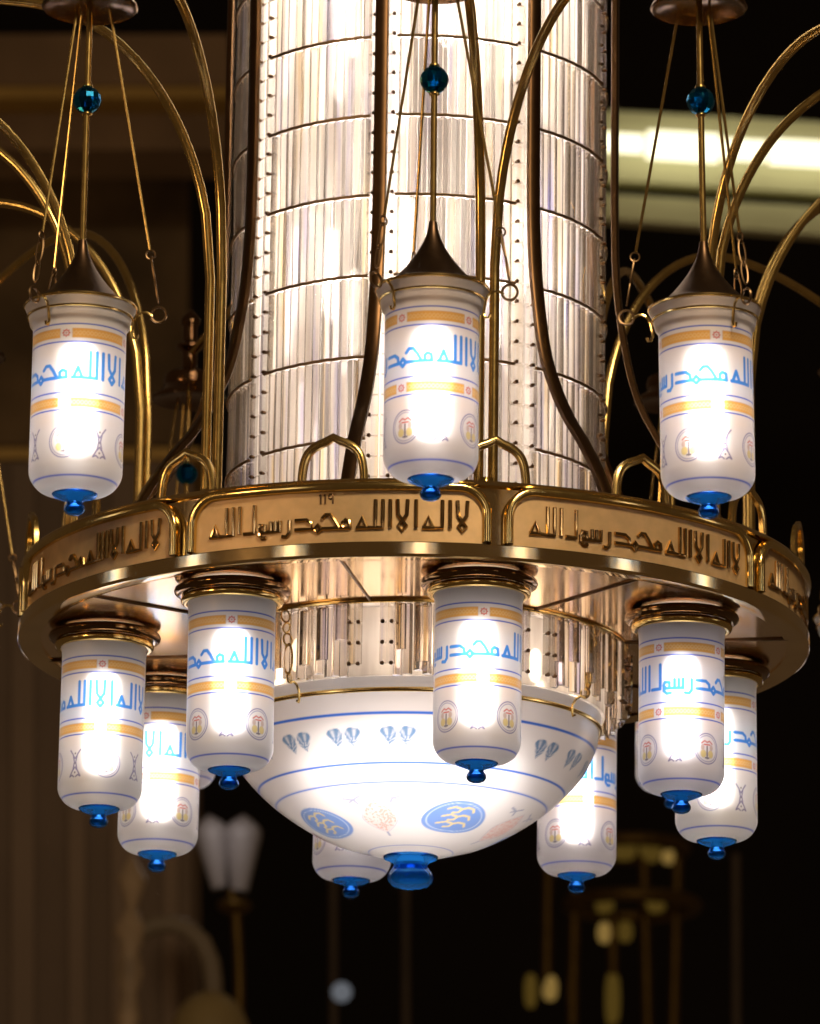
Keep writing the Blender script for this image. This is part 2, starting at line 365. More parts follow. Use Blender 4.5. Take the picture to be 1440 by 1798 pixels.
# inscription panels
RP = .6995
def panel_pt(s, z, h, am): return pol(am+s/RP, RP+h, z)
def sweep_panel(mb, path, prof, am, close=False):
    n = len(path); rows = []
    for i, (s, z) in enumerate(path):
        p0 = path[max(i-1, 0)]; p1 = path[min(i+1, n-1)]
        tx, tz = p1[0]-p0[0], p1[1]-p0[1]; l = math.hypot(tx, tz) or 1; nx, nz = -tz/l, tx/l
        rows.append([panel_pt(s+nx*o, z+nz*o, h, am) for o, h in prof])
    mb.grid(rows, close_u=True)
HS = rad(21.0)*RP; ZB, ZT, CR = .0255, .1175, .046
outline = [(-HS, ZB)]
outline += [(-HS, ZB+(ZT-CR-ZB)*i/4) for i in range(1, 5)]
outline += [(-HS+CR-CR*math.cos(t), ZT-CR+CR*math.sin(t)) for t in np.linspace(0, PI/2, 10)[1:]]
outline += [(-HS+CR+(2*HS-2*CR)*i/40, ZT) for i in range(1, 41)]
outline += [(HS-CR+CR*math.sin(t), ZT-CR+CR*math.cos(t)) for t in np.linspace(0, PI/2, 10)[1:]]
outline += [(HS, ZT-CR-(ZT-CR-ZB)*i/4) for i in range(1, 5)]
FP = [(-.0075, -.009), (-.0075, .003), (-.005, .0065), (0, .0075), (.005, .0065), (.0075, .003), (.0075, -.009)]
b = MB(); top = []; bot = []
for s in np.linspace(-HS, HS, 90):
    z = ZT
    if abs(s) > HS-CR: z = ZT-CR+math.sqrt(max(0, CR*CR-(abs(s)-HS+CR)**2))
    top.append(panel_pt(s, z, -.004, 0)); bot.append(panel_pt(s, ZB-.002, -.004, 0))
b.grid([bot, top]); panel_me = b
def stroke_mesh(polys, am, r, h, mb):
    for p in polys:
        pts = []
        for (x0, y0), (x1, y1) in zip(p[:-1], p[1:]):
            k = max(1, int(math.hypot(x1-x0, y1-y0)/.012))
            pts += [panel_pt(x0+(x1-x0)*i/k, y0+(y1-y0)*i/k, h, am) for i in range(k)]
        pts.append(panel_pt(p[-1][0], p[-1][1], h, am)); mb.tube(pts, r, 8)
sc = 2*rad(18.4)*RP/KW
PSTR = [[(rad(18.4)*RP-u*sc, .047+v*.0475) for u, v in p] for p in KUF]
pan0 = panel_me.build('inscription_panel', COPPER, CH, sharp=30)
b = MB(); sweep_panel(b, outline, FP, 0); b.build('panel_frame', BRASS, pan0, sharp=50)
b = MB(); stroke_mesh(PSTR, 0, .0035, -.0016, b); b.build('lettering', LETTER, pan0)
for i, m_ in enumerate(MID):
    p = pan0 if i == 0 else copy_obj(pan0, CH)
    p.rotation_euler = (0, 0, rad(m_))
for p in (pan0,):
    if 1:
        b = MB(); stroke_mesh([[(-.022+x*.0185, .0895+y*.0165) for x, y in q] for q in NINE], 0, .0016, -.0036, b); b.build('number_mark', DARK_BRASS, p)

# cresting arches on the ring
def arch_mesh():
    b = MB(); hw = .053; H = .073; pts = []
    L = []
    for t in np.linspace(0, 1, 13):
        x = hw*(1-.28*t**1.6-.72*t**4.2); z = H*(1-(1-t)**1.55)*.93+.07*H*t**6
        L.append((x, z))
    path = [(-x, z) for x, z in L[:-1]]+[(0, L[-1][1]+.004)]+[(x, z) for x, z in L[:-1]][::-1]
    RA = .69; rows = []
    n = len(path)
    for i, (s, z) in enumerate(path):
        p0 = path[max(i-1, 0)]; p1 = path[min(i+1, n-1)]; tx, tz = p1[0]-p0[0], p1[1]-p0[1]; l = math.hypot(tx, tz); nx, nz = -tz/l, tx/l
        w = .0068
        prof = [(-w, -.005), (-w, .003), (-w*.5, .0052), (0, .006), (w*.5, .0052), (w, .003), (w, -.005)]
        rows.append([pol((s+nx*o)/RA, RA+h, .128+z+nz*o) for o, h in prof])
    b.grid(rows, close_u=True); return b
ar0 = arch_mesh().build('cresting_arch', TUBE, CH, sharp=50)
for i in range(16):
    o = ar0 if i == 0 else copy_obj(ar0, CH); o.rotation_euler = (0, 0, rad(A0-22.5*i-.3))

# gold arms that rise from the ring and arch outwards to the hanging lamps
UP = {'L': -25.2, 'M': 1.0, 'R': 21.1, 'B1': 155.4, 'B2': -158.1, 'B3': 135.6, 'B4': -134.2, 'O1': 44.5, 'O2': 66.5, 'O3': -47.5, 'O4': -70}
RU = 1.25
def arm_target(a):
    best = min(list(UP.values()), key=lambda v: abs((v-a+180) % 360-180))
    return best if abs((best-a+180) % 360-180) < 7 else a
for k, p_ in enumerate(POST):
    for sgn in (-1, 1):
        base = pol(rad(p_-.4+1.15*sgn), .617, 0); tg = arm_target(p_+sgn*11.0); end = pol(rad(tg), RU, 0)
        pts = [Vector((base.x, base.y, z)) for z in np.linspace(.12, .5, 8)]
        for t in np.concatenate([np.linspace(0, .2, 12), np.linspace(.24, 1, 18)]):
            z = .53+.43*math.sqrt(max(0, 1-(1-t/.5)**2)) if t < .5 else .885+.075*math.cos((t-.5)/.5*PI/2)
            q = base.lerp(end, t*.985); pts.append(Vector((q.x, q.y, z)))
        b = MB(); b.tube(pts, .0085, 14); o = b.build('arm', TUBE, CH)
    b = MB(); c = pol(rad(p_-.4), .617, 0)
    b.lathe([(.001, .134), (.024, .134), (.026, .138), (.024, .142), (.016, .146), (.014, .156), (.001, .156)], 24, c); b.build('arm_base', BRASS, CH)

# flat ribs along the column that flare out onto the ring
def rib_mesh():
    key = [(.360, 1.5), (.360, 1.1), (.360, .78), (.366, .64), (.380, .54), (.400, .455), (.432, .385), (.47, .325), (.515, .27), (.56, .205), (.60, .13)]
    P = [Vector((0, -r, z)) for r, z in key]; pts = []
    for i in range(len(P)-1):
        p0 = P[max(i-1, 0)]; p1 = P[i]; p2 = P[i+1]; p3 = P[min(i+2, len(P)-1)]
        for t in np.linspace(0, 1, 8)[:-1]:
            pts.append(.5*((2*p1)+(p2-p0)*t+(2*p0-5*p1+4*p2-p3)*t*t+(3*p1-p0-3*p2+p3)*t**3))
    pts.append(P[-1]); b = MB(); rows = []
    for i, p in enumerate(pts):
        t = (pts[min(i+1, len(pts)-1)]-pts[max(i-1, 0)]).normalized(); n = t.cross(Vector((1, 0, 0))).normalized(); x = Vector((1, 0, 0))
        rows.append([p+x*(w*.0116)+n*(h*.006) for w, h in ((-1, -.7), (-.8, -1), (.8, -1), (1, -.7), (1, .7), (.8, 1), (-.8, 1), (-1, .7))])
    b.grid(rows, close_u=True); return b
rb0 = rib_mesh().build('rib', DARK_BRASS, CH, sharp=50)  # ribs are brass; their shadow is put into the dark colour
for i, m_ in enumerate(MID):
    o = rb0 if i == 0 else copy_obj(rb0, CH); o.rotation_euler = (0, 0, rad(m_))

# crystal column: tiers of prisms hung on wires, clear studded strips behind the ribs, added light-spreading sleeve and bulbs
RC = .328; DZ = .1473
WZ = [.1535+DZ*i for i in range(9)]
def prism(mb, a, r, ztop, length, w=.0083, d=.0125, tilt=0., twist=0.):
    c = pol(a, r, ztop); tx = Vector((math.cos(a), math.sin(a), 0)); ro = Vector((math.sin(a), -math.cos(a), 0))
    ct, st = math.cos(twist), math.sin(twist); tx2 = tx*ct+ro*st; ro2 = ro*ct-tx*st
    sec = [(-w, 0), (-w, d*.3), (-w*.12, d), (w*.12, d), (w, d*.3), (w, 0)]
    up = [c+tx2*x+ro2*y for x, y in sec]; dn = [p+Vector((0, 0, -length))+ro*tilt for p in up]
    n = len(sec); mb.add(up+dn, [tuple(range(n))[::-1], tuple(range(n, 2*n))]+[(i, (i+1) % n, n+(i+1) % n, n+i) for i in range(n)])
rods = []
for ti, z in enumerate(WZ):
    for m_ in MID:
        for k in range(12):
            a = m_+22.5+(k-5.5)*3.04
            rods.append((abs((a+180) % 360-180), rad(a), z, DZ*.965))
SKR = .366
skrods = []
for m_ in POST:
    for k in range(13):
        a = m_+(k-6)*2.55
        skrods.append((abs((a+180) % 360-180), rad(a), .001, random.choice((.124, .124, .127, .118, .098))))
order = sorted([r+(RC,) for r in rods if r[2] < 1.25]+[r+(SKR,) for r in skrods], key=lambda r: r[0])
solo = order[:100]; soloset = set((r[1], r[2]) for r in solo)
rest = MB(); rest2 = MB()
for r in [r+(RC,) for r in rods]+[r+(SKR,) for r in skrods]:
    mb = MB() if (r[1], r[2]) in soloset else (rest if r[4] == RC else rest2)
    prism(mb, r[1], r[4], r[2]-.003, r[3], d=.0115 if r[4] == RC else random.choice((.006, .012, .016)), w=.0084 if r[4] == RC else random.choice((.0078, .0078, .0062)), tilt=random.uniform(-.0015, .0015), twist=random.uniform(-.38, .38))
    if mb not in (rest, rest2): mb.build('crystal_rod', CRYSTAL if r[4] == RC else CRYSTAL3, CH, smooth=False)
o = rest.build('crystal_rod', CRYSTAL, CH, smooth=False); tag(o, kind='stuff')
o = rest2.build('skirt_rod', CRYSTAL3, CH, smooth=False); tag(o, kind='stuff')
for z in WZ:
    b = MB()
    for m_ in MID:
        a0, a1 = rad(m_+22.5-18.6), rad(m_+22.5+18.6)
        b.tube([pol(a0+(a1-a0)*i/24, RC+.0125, z+.0005*math.sin(i*2.1)) for i in range(25)], .0029, 8)
    b.build('tier_wire', DARKWIRE, CH)
def strip(a, r, z0, z1, step, wid):
    b = MB(); s = MB(); tx = Vector((math.cos(a), math.sin(a), 0)); ro = Vector((math.sin(a), -math.cos(a), 0)); R3 = Matrix((tx, ro, Vector((0, 0, 1)))).transposed()
    z = z0
    while z+step <= z1+1e-6:
        for sx in (-1, 1):
            b.box(pol(a, r, z+step/2)+tx*(sx*wid*.26), wid*.46, .007, step*.95, R3)
        for sx in (-1, 1):
            p = pol(a, r+.004, z)+tx*(sx*wid*.3); s.tube([p-ro*.004, p+ro*.003, p+ro*.006], [.0026, .0038, .0014], 8)
        z += step
    nb = len(b.f); b.add(s.v, s.f); return b, nb
for m_ in MID:
    b, s = strip(rad(m_), RC+.004, .012, 1.47, DZ/4, .058)
    o = b.build('crystal_strip', CRYSTAL2, CH, smooth=False); o.data.materials.append(DARK_BRASS); o.data.polygons.foreach_set('material_index', [0]*s+[1]*(len(b.f)-s))
    for da in (-4.2, 4.4):
        b, s = strip(rad(m_+da), SKR+.013, -.11, .0, .0365, .026)
        o = b.build('crystal_strip', CRYSTAL2, CH, smooth=False); o.data.materials.append(DARK_BRASS); o.data.polygons.foreach_set('material_index', [0]*s+[1]*(len(b.f)-s))
for p_ in POST:
    for da in (-14.5, -9.0, -3.0, 5.5, 10.5, 15.5):
        a = rad(p_+da+random.uniform(-1, 1)); L_ = random.uniform(.06, .105); zt = random.uniform(-.012, -.003)
        tx = Vector((math.cos(a), math.sin(a), 0)); ro = Vector((math.sin(a), -math.cos(a), 0)); R3 = Matrix((tx, ro, Vector((0, 0, 1)))).transposed() @ Matrix.Rotation(random.uniform(-.2, .2), 3, 'Z')
        b = MB(); c = pol(a, .3845, zt); w2 = random.uniform(.007, .0125)
        sec = [(-w2, -.002), (-w2*.8, .003), (0, .0055), (w2*.8, .003), (w2, -.002)]
        up = [c+R3 @ Vector((x, y, 0)) for x, y in sec]; dn = [q+Vector((0, 0, -L_)) for q in up]; n = len(sec)
        b.add(up+dn, [tuple(range(n))[::-1], tuple(range(n, 2*n))]+[(i, (i+1) % n, n+(i+1) % n, n+i) for i in range(n)])
        b.build('crystal_drop', CRYSTAL3, CH, smooth=False)
b = MB(); b.torus((0, 0, .0005), .379, .0032, 128, 8); b.build('skirt_ring', BRASS, CH)
b = MB(); b.lathe([(.3262, 1.5), (.3262, .005)], 192); b.build('backlight_sleeve', SLEEVE, CH)  # unseen inner sleeve, added to glow softly behind the rods
b = MB(); b.lathe([(.345, -.002), (.341, -.121)], 96); b.lathe([(.341, -.121), (.0, -.121)], 48); b.build('skirt_backlight_sleeve', SLEEVE, CH)  # unseen sleeve added to backlight the skirt crystals
def bulbs(z0, z1, r, n, rr, mat, ph=0.):
    for i in range(n):
        c = pol(2*PI*i/n+ph, r, 0); b = MB()
        b.lathe([(.0005, z1), (rr*.6, z1-.003), (rr, z1-.012), (rr, z0+.012), (rr*.6, z0+.003), (.0005, z0)], 12, c); b.build('column_bulb', mat, CH)
bulbs(.61, .78, .2, 6, .016, COLB, -.15); bulbs(1.08, 1.4, .2, 6, .016, COLB, .25)
bulbs(.14, .5, .16, 4, .010, COLB2, .3)
bulbs(-.09, -.03, .29, 8, .010, SKB, .13)

# ------------------------------------------------------------------ lantern pieces shared by the lower and the hanging lamps
def knob_mesh(s=1.):
    b = MB()
    b.lathe([(.0345, -.3135), (.0362, -.3155), (.0340, -.3185), (.024, -.3225), (.0145, -.326), (.0118, -.3285), (.0128, -.3305), (.0158, -.3345), (.0168, -.3385), (.0160, -.3425), (.0128, -.3462), (.007, -.3485), (.0004, -.349)], 32)
    return b
BULBS = [BULB, emit('lamp_bulb_cool', (.97, .96, 1), 39), emit('lamp_bulb_bright', (1, .95, .9), 53)]
def bulb_mesh():
    b = MB(); r = .0215
    b.lathe([(.0005, -.074), (r*.5, -.076), (r*.86, -.084), (r, -.096), (r, -.232), (r*.86, -.246), (r*.5, -.255), (.0005, -.257)], 24); return b
def collar_mesh():
    b = MB(); b.lathe([(.072, .0), (.086, .0), (.0925, -.0012), (.0975, -.0045), (.099, -.0088), (.0975, -.0132), (.0925, -.0166), (.0865, -.0178), (.078, -.018)], 96); return b
def flange_mesh():
    b = MB()
    b.lathe([(.0835, -.0185), (.0862, -.021), (.0872, -.024), (.0868, -.0272), (.0850, -.0302), (.0812, -.0318), (.0775, -.0318), (.0765, -.0292)], 96)
    return b
proto_parts = {}
LOW = [  # angle index, text centre, rosette, medallion, label
    (0, .52, 6, 45, 'lit lantern under the ring, hanging in front of the middle of the big bowl'),
    (1, .70, -35, 33, 'lit painted glass lantern under the right of the ring, overlapping two dimmer lanterns behind it'),
    (2, .72, -25, -12, 'rightmost lantern under the ring, half hidden behind the nearer right lantern'),
    (3, .93, 15, -35, 'painted glass lantern standing out behind the right edge of the bowl'),
    (4, .3, 0, 30, 'lantern almost hidden behind the bowl, its rounded bottom left of the bowl knob'),
    (5, .2, 70, 40, 'lit painted lantern behind and between the two lanterns at the lower left'),
    (6, .245, 2, 12, 'leftmost lantern under the ring, in front of the plain dark pillar'),
    (7, .41, 2, 42, 'lit lantern under the ring, overlapping the left edge of the bowl'),
]
for idx, uc, ro_, md, lab in LOW:
    root = empty('lantern', pol(rad(POST[idx]), .554, 0), lab, 'lantern', 'lanterns mounted under the ring')
    sh = bpy.data.objects.new('glass_shade', shade_mesh(uc, ro_, md, True)); COL.objects.link(sh); sh.parent = root
    root.rotation_euler = (rad(random.uniform(-.5, .5)), rad(random.uniform(-.5, .5)), 0)
    if not proto_parts:
        proto_parts['c'] = collar_mesh().build('socket_collar', COLLAR, root); proto_parts['f'] = flange_mesh().build('socket_ring', BRASS, root); proto_parts['k'] = knob_mesh().build('finial', BLUE, root); proto_parts['b'] = bulb_mesh().build('bulb', BULB, root)
    else:
        for q in 'cfk': copy_obj(proto_parts[q], root)
        bulb_mesh().build('bulb', BULBS[idx % 3], root)

# hanging lamps
UZ = .2965
def hook_angles(k): return {'L': (-32, 88, 208), 'M': (-45, 76, 196), 'R': (28, 148, 268)}.get(k, (-40, 80, 200))
UPL = [('L', .40, -13, -12, 0, 'lit hanging lantern at upper left, below a brass canopy and turquoise bead'),
       ('M', .435, -40, -33, .2, 'central hanging lantern in front of the glowing crystal column'),
       ('R', .505, 10, -27, 1.0, 'hanging lantern at upper right with the lit wall band behind its wires'),
       ('B1', .7, 20, 0, 0, 'dim lantern hidden behind the right lantern, its blue knob peeping out below it'),
       ('B2', .2, 20, 0, 0, 'far lantern at left whose turned brass canopy shows beside the gold arms'),
       ('B3', .4, 20, 0, 0, 'far lantern cut off by the right picture edge, a sliver of rim showing'),
       ('B4', .8, 20, 0, 0, 'far lantern cut off by the left picture edge below the ring'),
       ('O1', .3, 20, 0, 0, 'near lantern beyond the right picture edge, next after the right lantern'),
       ('O2', .7, 0, 40, 0, 'lantern beyond the right picture edge, level with the right end of the ring'),
       ('O3', .6, 30, 10, 0, 'near lantern beyond the left picture edge, next after the left lantern'),
       ('O4', .1, 10, 50, 0, 'lantern beyond the left picture edge, level with the left end of the ring')]
pp = {}
for key, uc, ro_, md, swing, lab in UPL:
    pos = pol(rad(UP[key]), RU, UZ)
    root = empty('hanging_lantern', pos, lab, 'lantern', 'lanterns hung from the arms')
    root.rotation_euler = (0, rad(-swing), 0)
    sh = bpy.data.objects.new('glass_shade', shade_mesh(uc, ro_, md)); COL.objects.link(sh); sh.parent = root
    if not pp:
        pp['k'] = copy_obj(proto_parts['k'], root); pp['b'] = copy_obj(proto_parts['b'], root)
        b = MB(); prof = [(.0872, -.0135), (.0884, -.011), (.0872, -.0085), (.080, -.0065)]
        for t in np.linspace(0, 1, 16): prof.append((.0068+.064*(1-t)**1.75, -.005+.1055*t))
        b.lathe(prof, 48); pp['c'] = b.build('cap', CAPM, root)
        b = MB(); b.torus((0, 0, -.0295), .0822, .0021, 64, 8); b.torus((0, 0, -.0118), .0878, .0023, 64, 8); pp['r'] = b.build('rim_ring', BRASS, root)
        b = MB(); b.tube([(0, 0, .09), (0, 0, .2), (0, 0, .315)], .0052, 12); b.tube([(0, 0, .355), (0, 0, .5)], .0052, 12); b.torus((0, 0, .312), .006, .003, 16, 6); b.torus((0, 0, .358), .006, .003, 16, 6); pp['o'] = b.build('rod', TUBE, root)
        b = MB(); b.sphere((0, 0, .335), .0228, 12, 8); pp['d'] = b.build('bead', TEAL, root, smooth=False)
        b = MB()
        b.lathe([(.0004, .499), (.03, .498), (.052, .494), (.066, .4895), (.0745, .4885), (.0775, .4915), (.0755, .497), (.066, .504), (.058, .511), (.052, .52), (.0535, .53), (.05, .543), (.036, .551), (.02, .555), (.0165, .56), (.0165, .592), (.02, .596), (.029, .601), (.029, .606), (.02, .611), (.0155, .616), (.0155, .648), (.02, .652), (.021, .662), (.016, .67), (.007, .68), (.0004, .686)], 40)
        pp['y'] = b.build('canopy', CANOPY, root)
    else:
        for q in 'kbcrody': copy_obj(pp[q], root)
    for hi, ha in enumerate(hook_angles(key)):
        a = rad(ha); b = MB()
        top_ = pol(a, .032, .489); e = pol(a, .107, .085)
        b.tube([top_, e], .0024, 8); w_ = b.build('suspension_wire', TUBE, root)
        tdir = (e-top_).normalized(); b = MB()
        b.torus(e+tdir*.008, .0075, .0017, 18, 6, axis=tdir.cross(Vector((0, 0, 1))).normalized())
        l2 = e+tdir*.034; side = pol(a, 1, 0).normalized()
        q_ = Vector((1, 0, 0)).rotation_difference(tdir)
        b.tube([l2+tdir*(.0225*math.cos(t))+side.cross(tdir).normalized()*(.006*math.sin(t)) for t in np.linspace(0, 2*PI, 21)[:-1]], .0017, 6, close=True)
        l3 = pol(a, .122, .001); b.tube([l2+tdir*.018+(l3-l2-tdir*.018)*.5+tdir.cross(side)*(.0055*math.sin(t))+(l3-l2-tdir*.018)*(.6*math.cos(t)) for t in np.linspace(0, 2*PI, 21)[:-1]], .0017, 6, close=True)
        b.torus(pol(a, .1235, -.022), 0.0122, .0023, 20, 6, axis=pol(a+PI/2, 1, .1))
        b.build('chain_link', DARKWIRE, w_)
        b = MB(); hk = [(.116, .0), (.108, .006), (.099, .006), (.0915, .0), (.0875, -.010), (.0855, -.021), (.0845, -.029), (.0875, -.036), (.0925, -.036), (.094, -.031)]
        b.tube([pol(a, r_-.0025, z_-.0245) for r_, z_ in hk], .0023, 8); b.build('hook', BRASS, w_)

# ------------------------------------------------------------------ big bowl
BW = empty('glass_bowl', (0, 0, -.142), 'wide white glass bowl with blue lines and blue medallions, hung under the crystal column', 'bowl')
key = [(.3355, -.1215), (.3345, -.13), (.3325, -.138), (.3305, -.146), (.3295, -.158), (.3265, -.173), (.319, -.192), (.305, -.219), (.285, -.2435), (.262, -.267), (.237, -.288), (.203, -.312), (.167, -.333), (.130, -.3495), (.09, -.361), (.065, -.368), (.045, -.372)]
kk = []
for i in range(len(key)-1):
    p0 = key[max(i-1, 0)]; p1 = key[i]; p2 = key[i+1]; p3 = key[min(i+2, len(key)-1)]
    m_ = 6 if i < 3 else 16
    for t in np.linspace(0, 1, m_+1)[:-1]:
        kk.append(tuple(.5*((2*p1[j])+(p2[j]-p0[j])*t+(2*p0[j]-5*p1[j]+4*p2[j]-p3[j])*t*t+(3*p1[j]-p0[j]-3*p2[j]+p3[j])*t**3) for j in (0, 1)))
kk.append(key[-1])
KR = np.array([p[0] for p in kk]); KZ = np.array([p[1] for p in kk])
ARC = np.concatenate([[0], np.cumsum(np.hypot(np.diff(KR), np.diff(KZ)))])
NB = 800
ang = -PI+2*PI*np.arange(NB)/NB
BA, BRR = np.meshgrid(ang, KR); _, BS = np.meshgrid(ang, ARC)
def arc_at_z(z): return float(np.interp(-z, -KZ, ARC))
C = np.ones(BA.shape+(3,))*np.array(WHT); ab = .002
for z0, w in ((-.183, .0024), (-.259, .0021), (-.2865, .0018), (-.3655, .001)): C = over(C, (.04, .17, .72), smooth(np.abs(BS-arc_at_z(z0)), w, ab))
s0 = arc_at_z(-.2165); per = 2*PI/20
T = (((BA+rad(4.6)+per/2) % per)-per/2)*.305; V = s0-BS
for sx in (-1, 1):
    x = (sx*T-.0165)/1.2
    d = np.hypot(x, (V-.004)*1.0); th = np.arctan2(V+.014, x)
    shape = smooth(np.hypot(x/.0125, (V-.004)/.0105), 1., .12)*(V > -.02)
    tri = smooth(np.abs(x+.002)+.6*np.abs(V+.006), .0105, ab)
    lobes = .55+.45*np.cos(th*11)
    C = over(C, (.10, .22, .40), np.maximum(shape, tri)*.9*np.clip(lobes+.25, 0, 1))
    C = over(C, (.1, .24, .45), smooth(np.abs(np.hypot(x/.0125, (V-.004)/.0105)-.72), .08, .1)*.5)
sm = arc_at_z(-.3315)
for k in range(4):
    t0 = rad(27+90*k); dA = ((BA-t0+PI) % (2*PI))-PI; T = dA*BRR; V = sm-BS
    e = np.hypot(T/.060, V/.046)
    m = (np.abs(dA) < .9)
    C = over(C, (.14, .30, .72), smooth(e, 1., .05)*.9*m)
    C = over(C, (.75, .82, .93), smooth(np.abs(e-.86), .02, .03)*.8*m)
    yl = []
    for q in (-.6, 0., .6):
        yl.append([(-.026+.004*q, q*.034+.002), (-.012, q*.034+.008), (.002, q*.034+.004), (.012, q*.034+.009), (.024, q*.034+.007), (.027, q*.034-.001)])
        yl.append([(.002, q*.034+.004), (-.002, q*.034-.005), (-.012, q*.034-.007)])
    C = over(C, (.95, .72, .3), smooth(seg_dist(T, V, yl), .0022, ab)*m*(e < .9))
    t1 = rad(-19+90*k); dA = ((BA-t1+PI) % (2*PI))-PI; T = dA*BRR; V = sm+.002-BS; m = (np.abs(dA) < .9)
    e = np.abs(T)/.030+np.abs(V/.046)**1.6
    scroll = .5+.5*np.sin(T*420+np.sin(V*260)*2.2)*np.cos(V*330+np.sin(T*300)*1.7)
    C = over(C, (.90, .42, .34), smooth(e, 1., .06)*(.25+.55*(scroll > .55))*m)
    C = over(C, (.45, .4, .6), smooth(np.abs(e-1.08), .03, .04)*.7*m)
    vv = [[(-.055, .052), (-.036, .047), (-.030, .037)], [(-.045, .042), (-.030, .051), (-.022, .055)], [(.055, .052), (.036, .047), (.030, .037)], [(.045, .042), (.030, .051), (.022, .055)], [(0, -.048), (0, -.06)]]
    C = over(C, (.3, .32, .5), smooth(seg_dist(T, V, vv), .0022, ab)*.8*m)
me = paint_mesh('bowl_shell', KR, KZ+.142, C, BOWLG, NB)
o = bpy.data.objects.new('bowl_shell', me); COL.objects.link(o); o.parent = BW
b = MB(); b.torus((0, 0, -.002), .3325, .0042, 160, 10); b.build('rim_ring', BRASS, BW)
b = MB(); zk = .142
b.lathe([(.0455, -.370+zk), (.0485, -.3725+zk), (.047, -.3765+zk), (.036, -.381+zk), (.0305, -.385+zk), (.0295, -.390+zk), (.034, -.396+zk), (.0385, -.4025+zk), (.0405, -.410+zk), (.0385, -.418+zk), (.032, -.4245+zk), (.018, -.4285+zk), (.0005, -.4295+zk)], 48)
b.build('finial', BLUE, BW)
b = MB(); b.sphere((0, -.03, -.045), .17, 32, 14, .34); b.build('bulb', BOWLBULB, BW)
for k in (-1, 1, 3, 5):
    a = rad(A0+45*k-1.5); b = MB()
    for j, z in enumerate((.128, .108, .088)):
        b.torus(pol(a, .383-.004*j, z), .0075, .0017, 16, 6, axis=pol(a+(PI/2 if j % 2 else .3), 1, 0), sx=1, sy=1.5)
    z = .055; ctr = pol(a, .372, z); tx = pol(a+PI/2, 1, 0)
    b.tube([ctr+Vector((0, 0, .026*math.cos(t)))+tx*(.0085*math.sin(t)) for t in np.linspace(0, 2*PI, 25)[:-1]], .002, 6, close=True)
    b.torus(pol(a, .366, .022), .0085, .002, 18, 6, axis=tx)
    hk = [(.366, .014), (.357, .018), (.347, .014), (.3395, .004), (.3385, -.008), (.3405, -.016), (.3455, -.014)]
    b.tube([pol(a, r_, z_) for r_, z_ in hk], .0023, 8); b.build('hanger_chain', BRASS, BW)

# ------------------------------------------------------------------ far background of the dim hall
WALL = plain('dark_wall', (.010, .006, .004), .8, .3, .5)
PILLAR = plain('brown_pillar', (.25, .175, .115), .7, .25, .5)
PILLAR2 = plain('pale_flute', (.262, .185, .122), .7, .2, .6)
BEAM = plain('brown_beam', (.33, .21, .11), .7, .3, 1.0)
OCHRE = plain('gilded_moulding', (.55, .34, .08), .5, .2, 2.)
COVE = plain('pale_cove', (.72, .70, .42), .8, .08, 1.)
def slab(name, x0, y0, x1, y1, Y, depth, mat, kind=None, parent=None):
    p = [at(x0, y0, Y), at(x1, y0, Y), at(x1, y1, Y), at(x0, y1, Y)]; d = Vector((0, depth, 0))
    b = MB(); b.add(p+[q+d for q in p], [(0, 1, 2, 3), (7, 6, 5, 4), (0, 4, 5, 1), (1, 5, 6, 2), (2, 6, 7, 3), (3, 7, 4, 0)])
    o = b.build(name, mat, parent, smooth=False)
    if kind: tag(o, kind=kind)
    return o
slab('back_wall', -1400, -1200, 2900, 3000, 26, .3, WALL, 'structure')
t = slab('pillar', -500, 806, 336, 2600, 15.0, 1.2, PILLAR); tag(t, 'plain dark brown pillar behind the lanterns at the lower left', 'pillar')
for xa, xb in ((-60, -30), (20, 60), (120, 150), (196, 236), (286, 312)):
    slab('flute', xa, 812, xb, 2590, 14.94, .1, PILLAR2, parent=t)
slab('base_moulding', -520, 786, 352, 806, 14.95, 1.3, OCHRE, parent=t)
def beam(x0, y0, x1, y1, Y, mat, lab, slope=0.06):
    t = slab('ceiling_beam', x0, y0, x1, y1, Y, .5, mat); tag(t, lab, 'beam'); return t
t = beam(-300, 60, 400, 150, 17, BEAM, 'brown ceiling beam with a thin gilded edge behind the upper left lantern')
slab('gilded_edge', -300, 152, 400, 172, 16.95, .55, OCHRE, parent=t)
t = beam(-300, 186, 400, 262, 17.2, BEAM, 'lower brown beam below the gilded edge at upper left')
t = slab('wall_panel', -300, 300, 330, 780, 19, .2, plain('dark_panel', (.2, .13, .06), .7, .6, 1.2)); tag(t, 'dark patterned wall panel seen through the curved arms at left', 'panel')
# lit cove behind the upper right lantern: tube light in front of a pale recessed board
cv = empty('lit_cove', at(1260, 300, 16), 'blurred pale yellow lit band with a dark groove behind the upper right lantern', 'cove light')
inv = -cv.location
def slope_slab(name, pts, Y, depth, mat, parent):
    p = [at(x, y, Y)+inv for x, y in pts]; d = Vector((0, depth, 0)); b = MB()
    b.add(p+[q+d for q in p], [(0, 1, 2, 3), (7, 6, 5, 4), (0, 4, 5, 1), (1, 5, 6, 2), (2, 6, 7, 3), (3, 7, 4, 0)])
    return b.build(name, mat, parent, smooth=False)
slope_slab('upper_board', [(1000, 190), (1700, 228), (1700, 356), (1000, 312)], 16.3, .1, COVE, cv)
slope_slab('lower_board', [(1000, 336), (1700, 380), (1700, 432), (1000, 378)], 16.3, .1, COVE, cv)
TUBEL = emit('tube_light', (1, .93, .64), 2.0)
for xa, xb, rr in ((1040, 1130, .05), (1136, 1262, .075), (1268, 1345, .055), (1352, 1560, .068)):
    b = MB(); fa = lambda x: at(x, 246+(x-1000)*40/700, 16.15)+inv
    b.tube([fa(xa), fa(xb)], rr, 16); b.build('tube_light', TUBEL, cv)

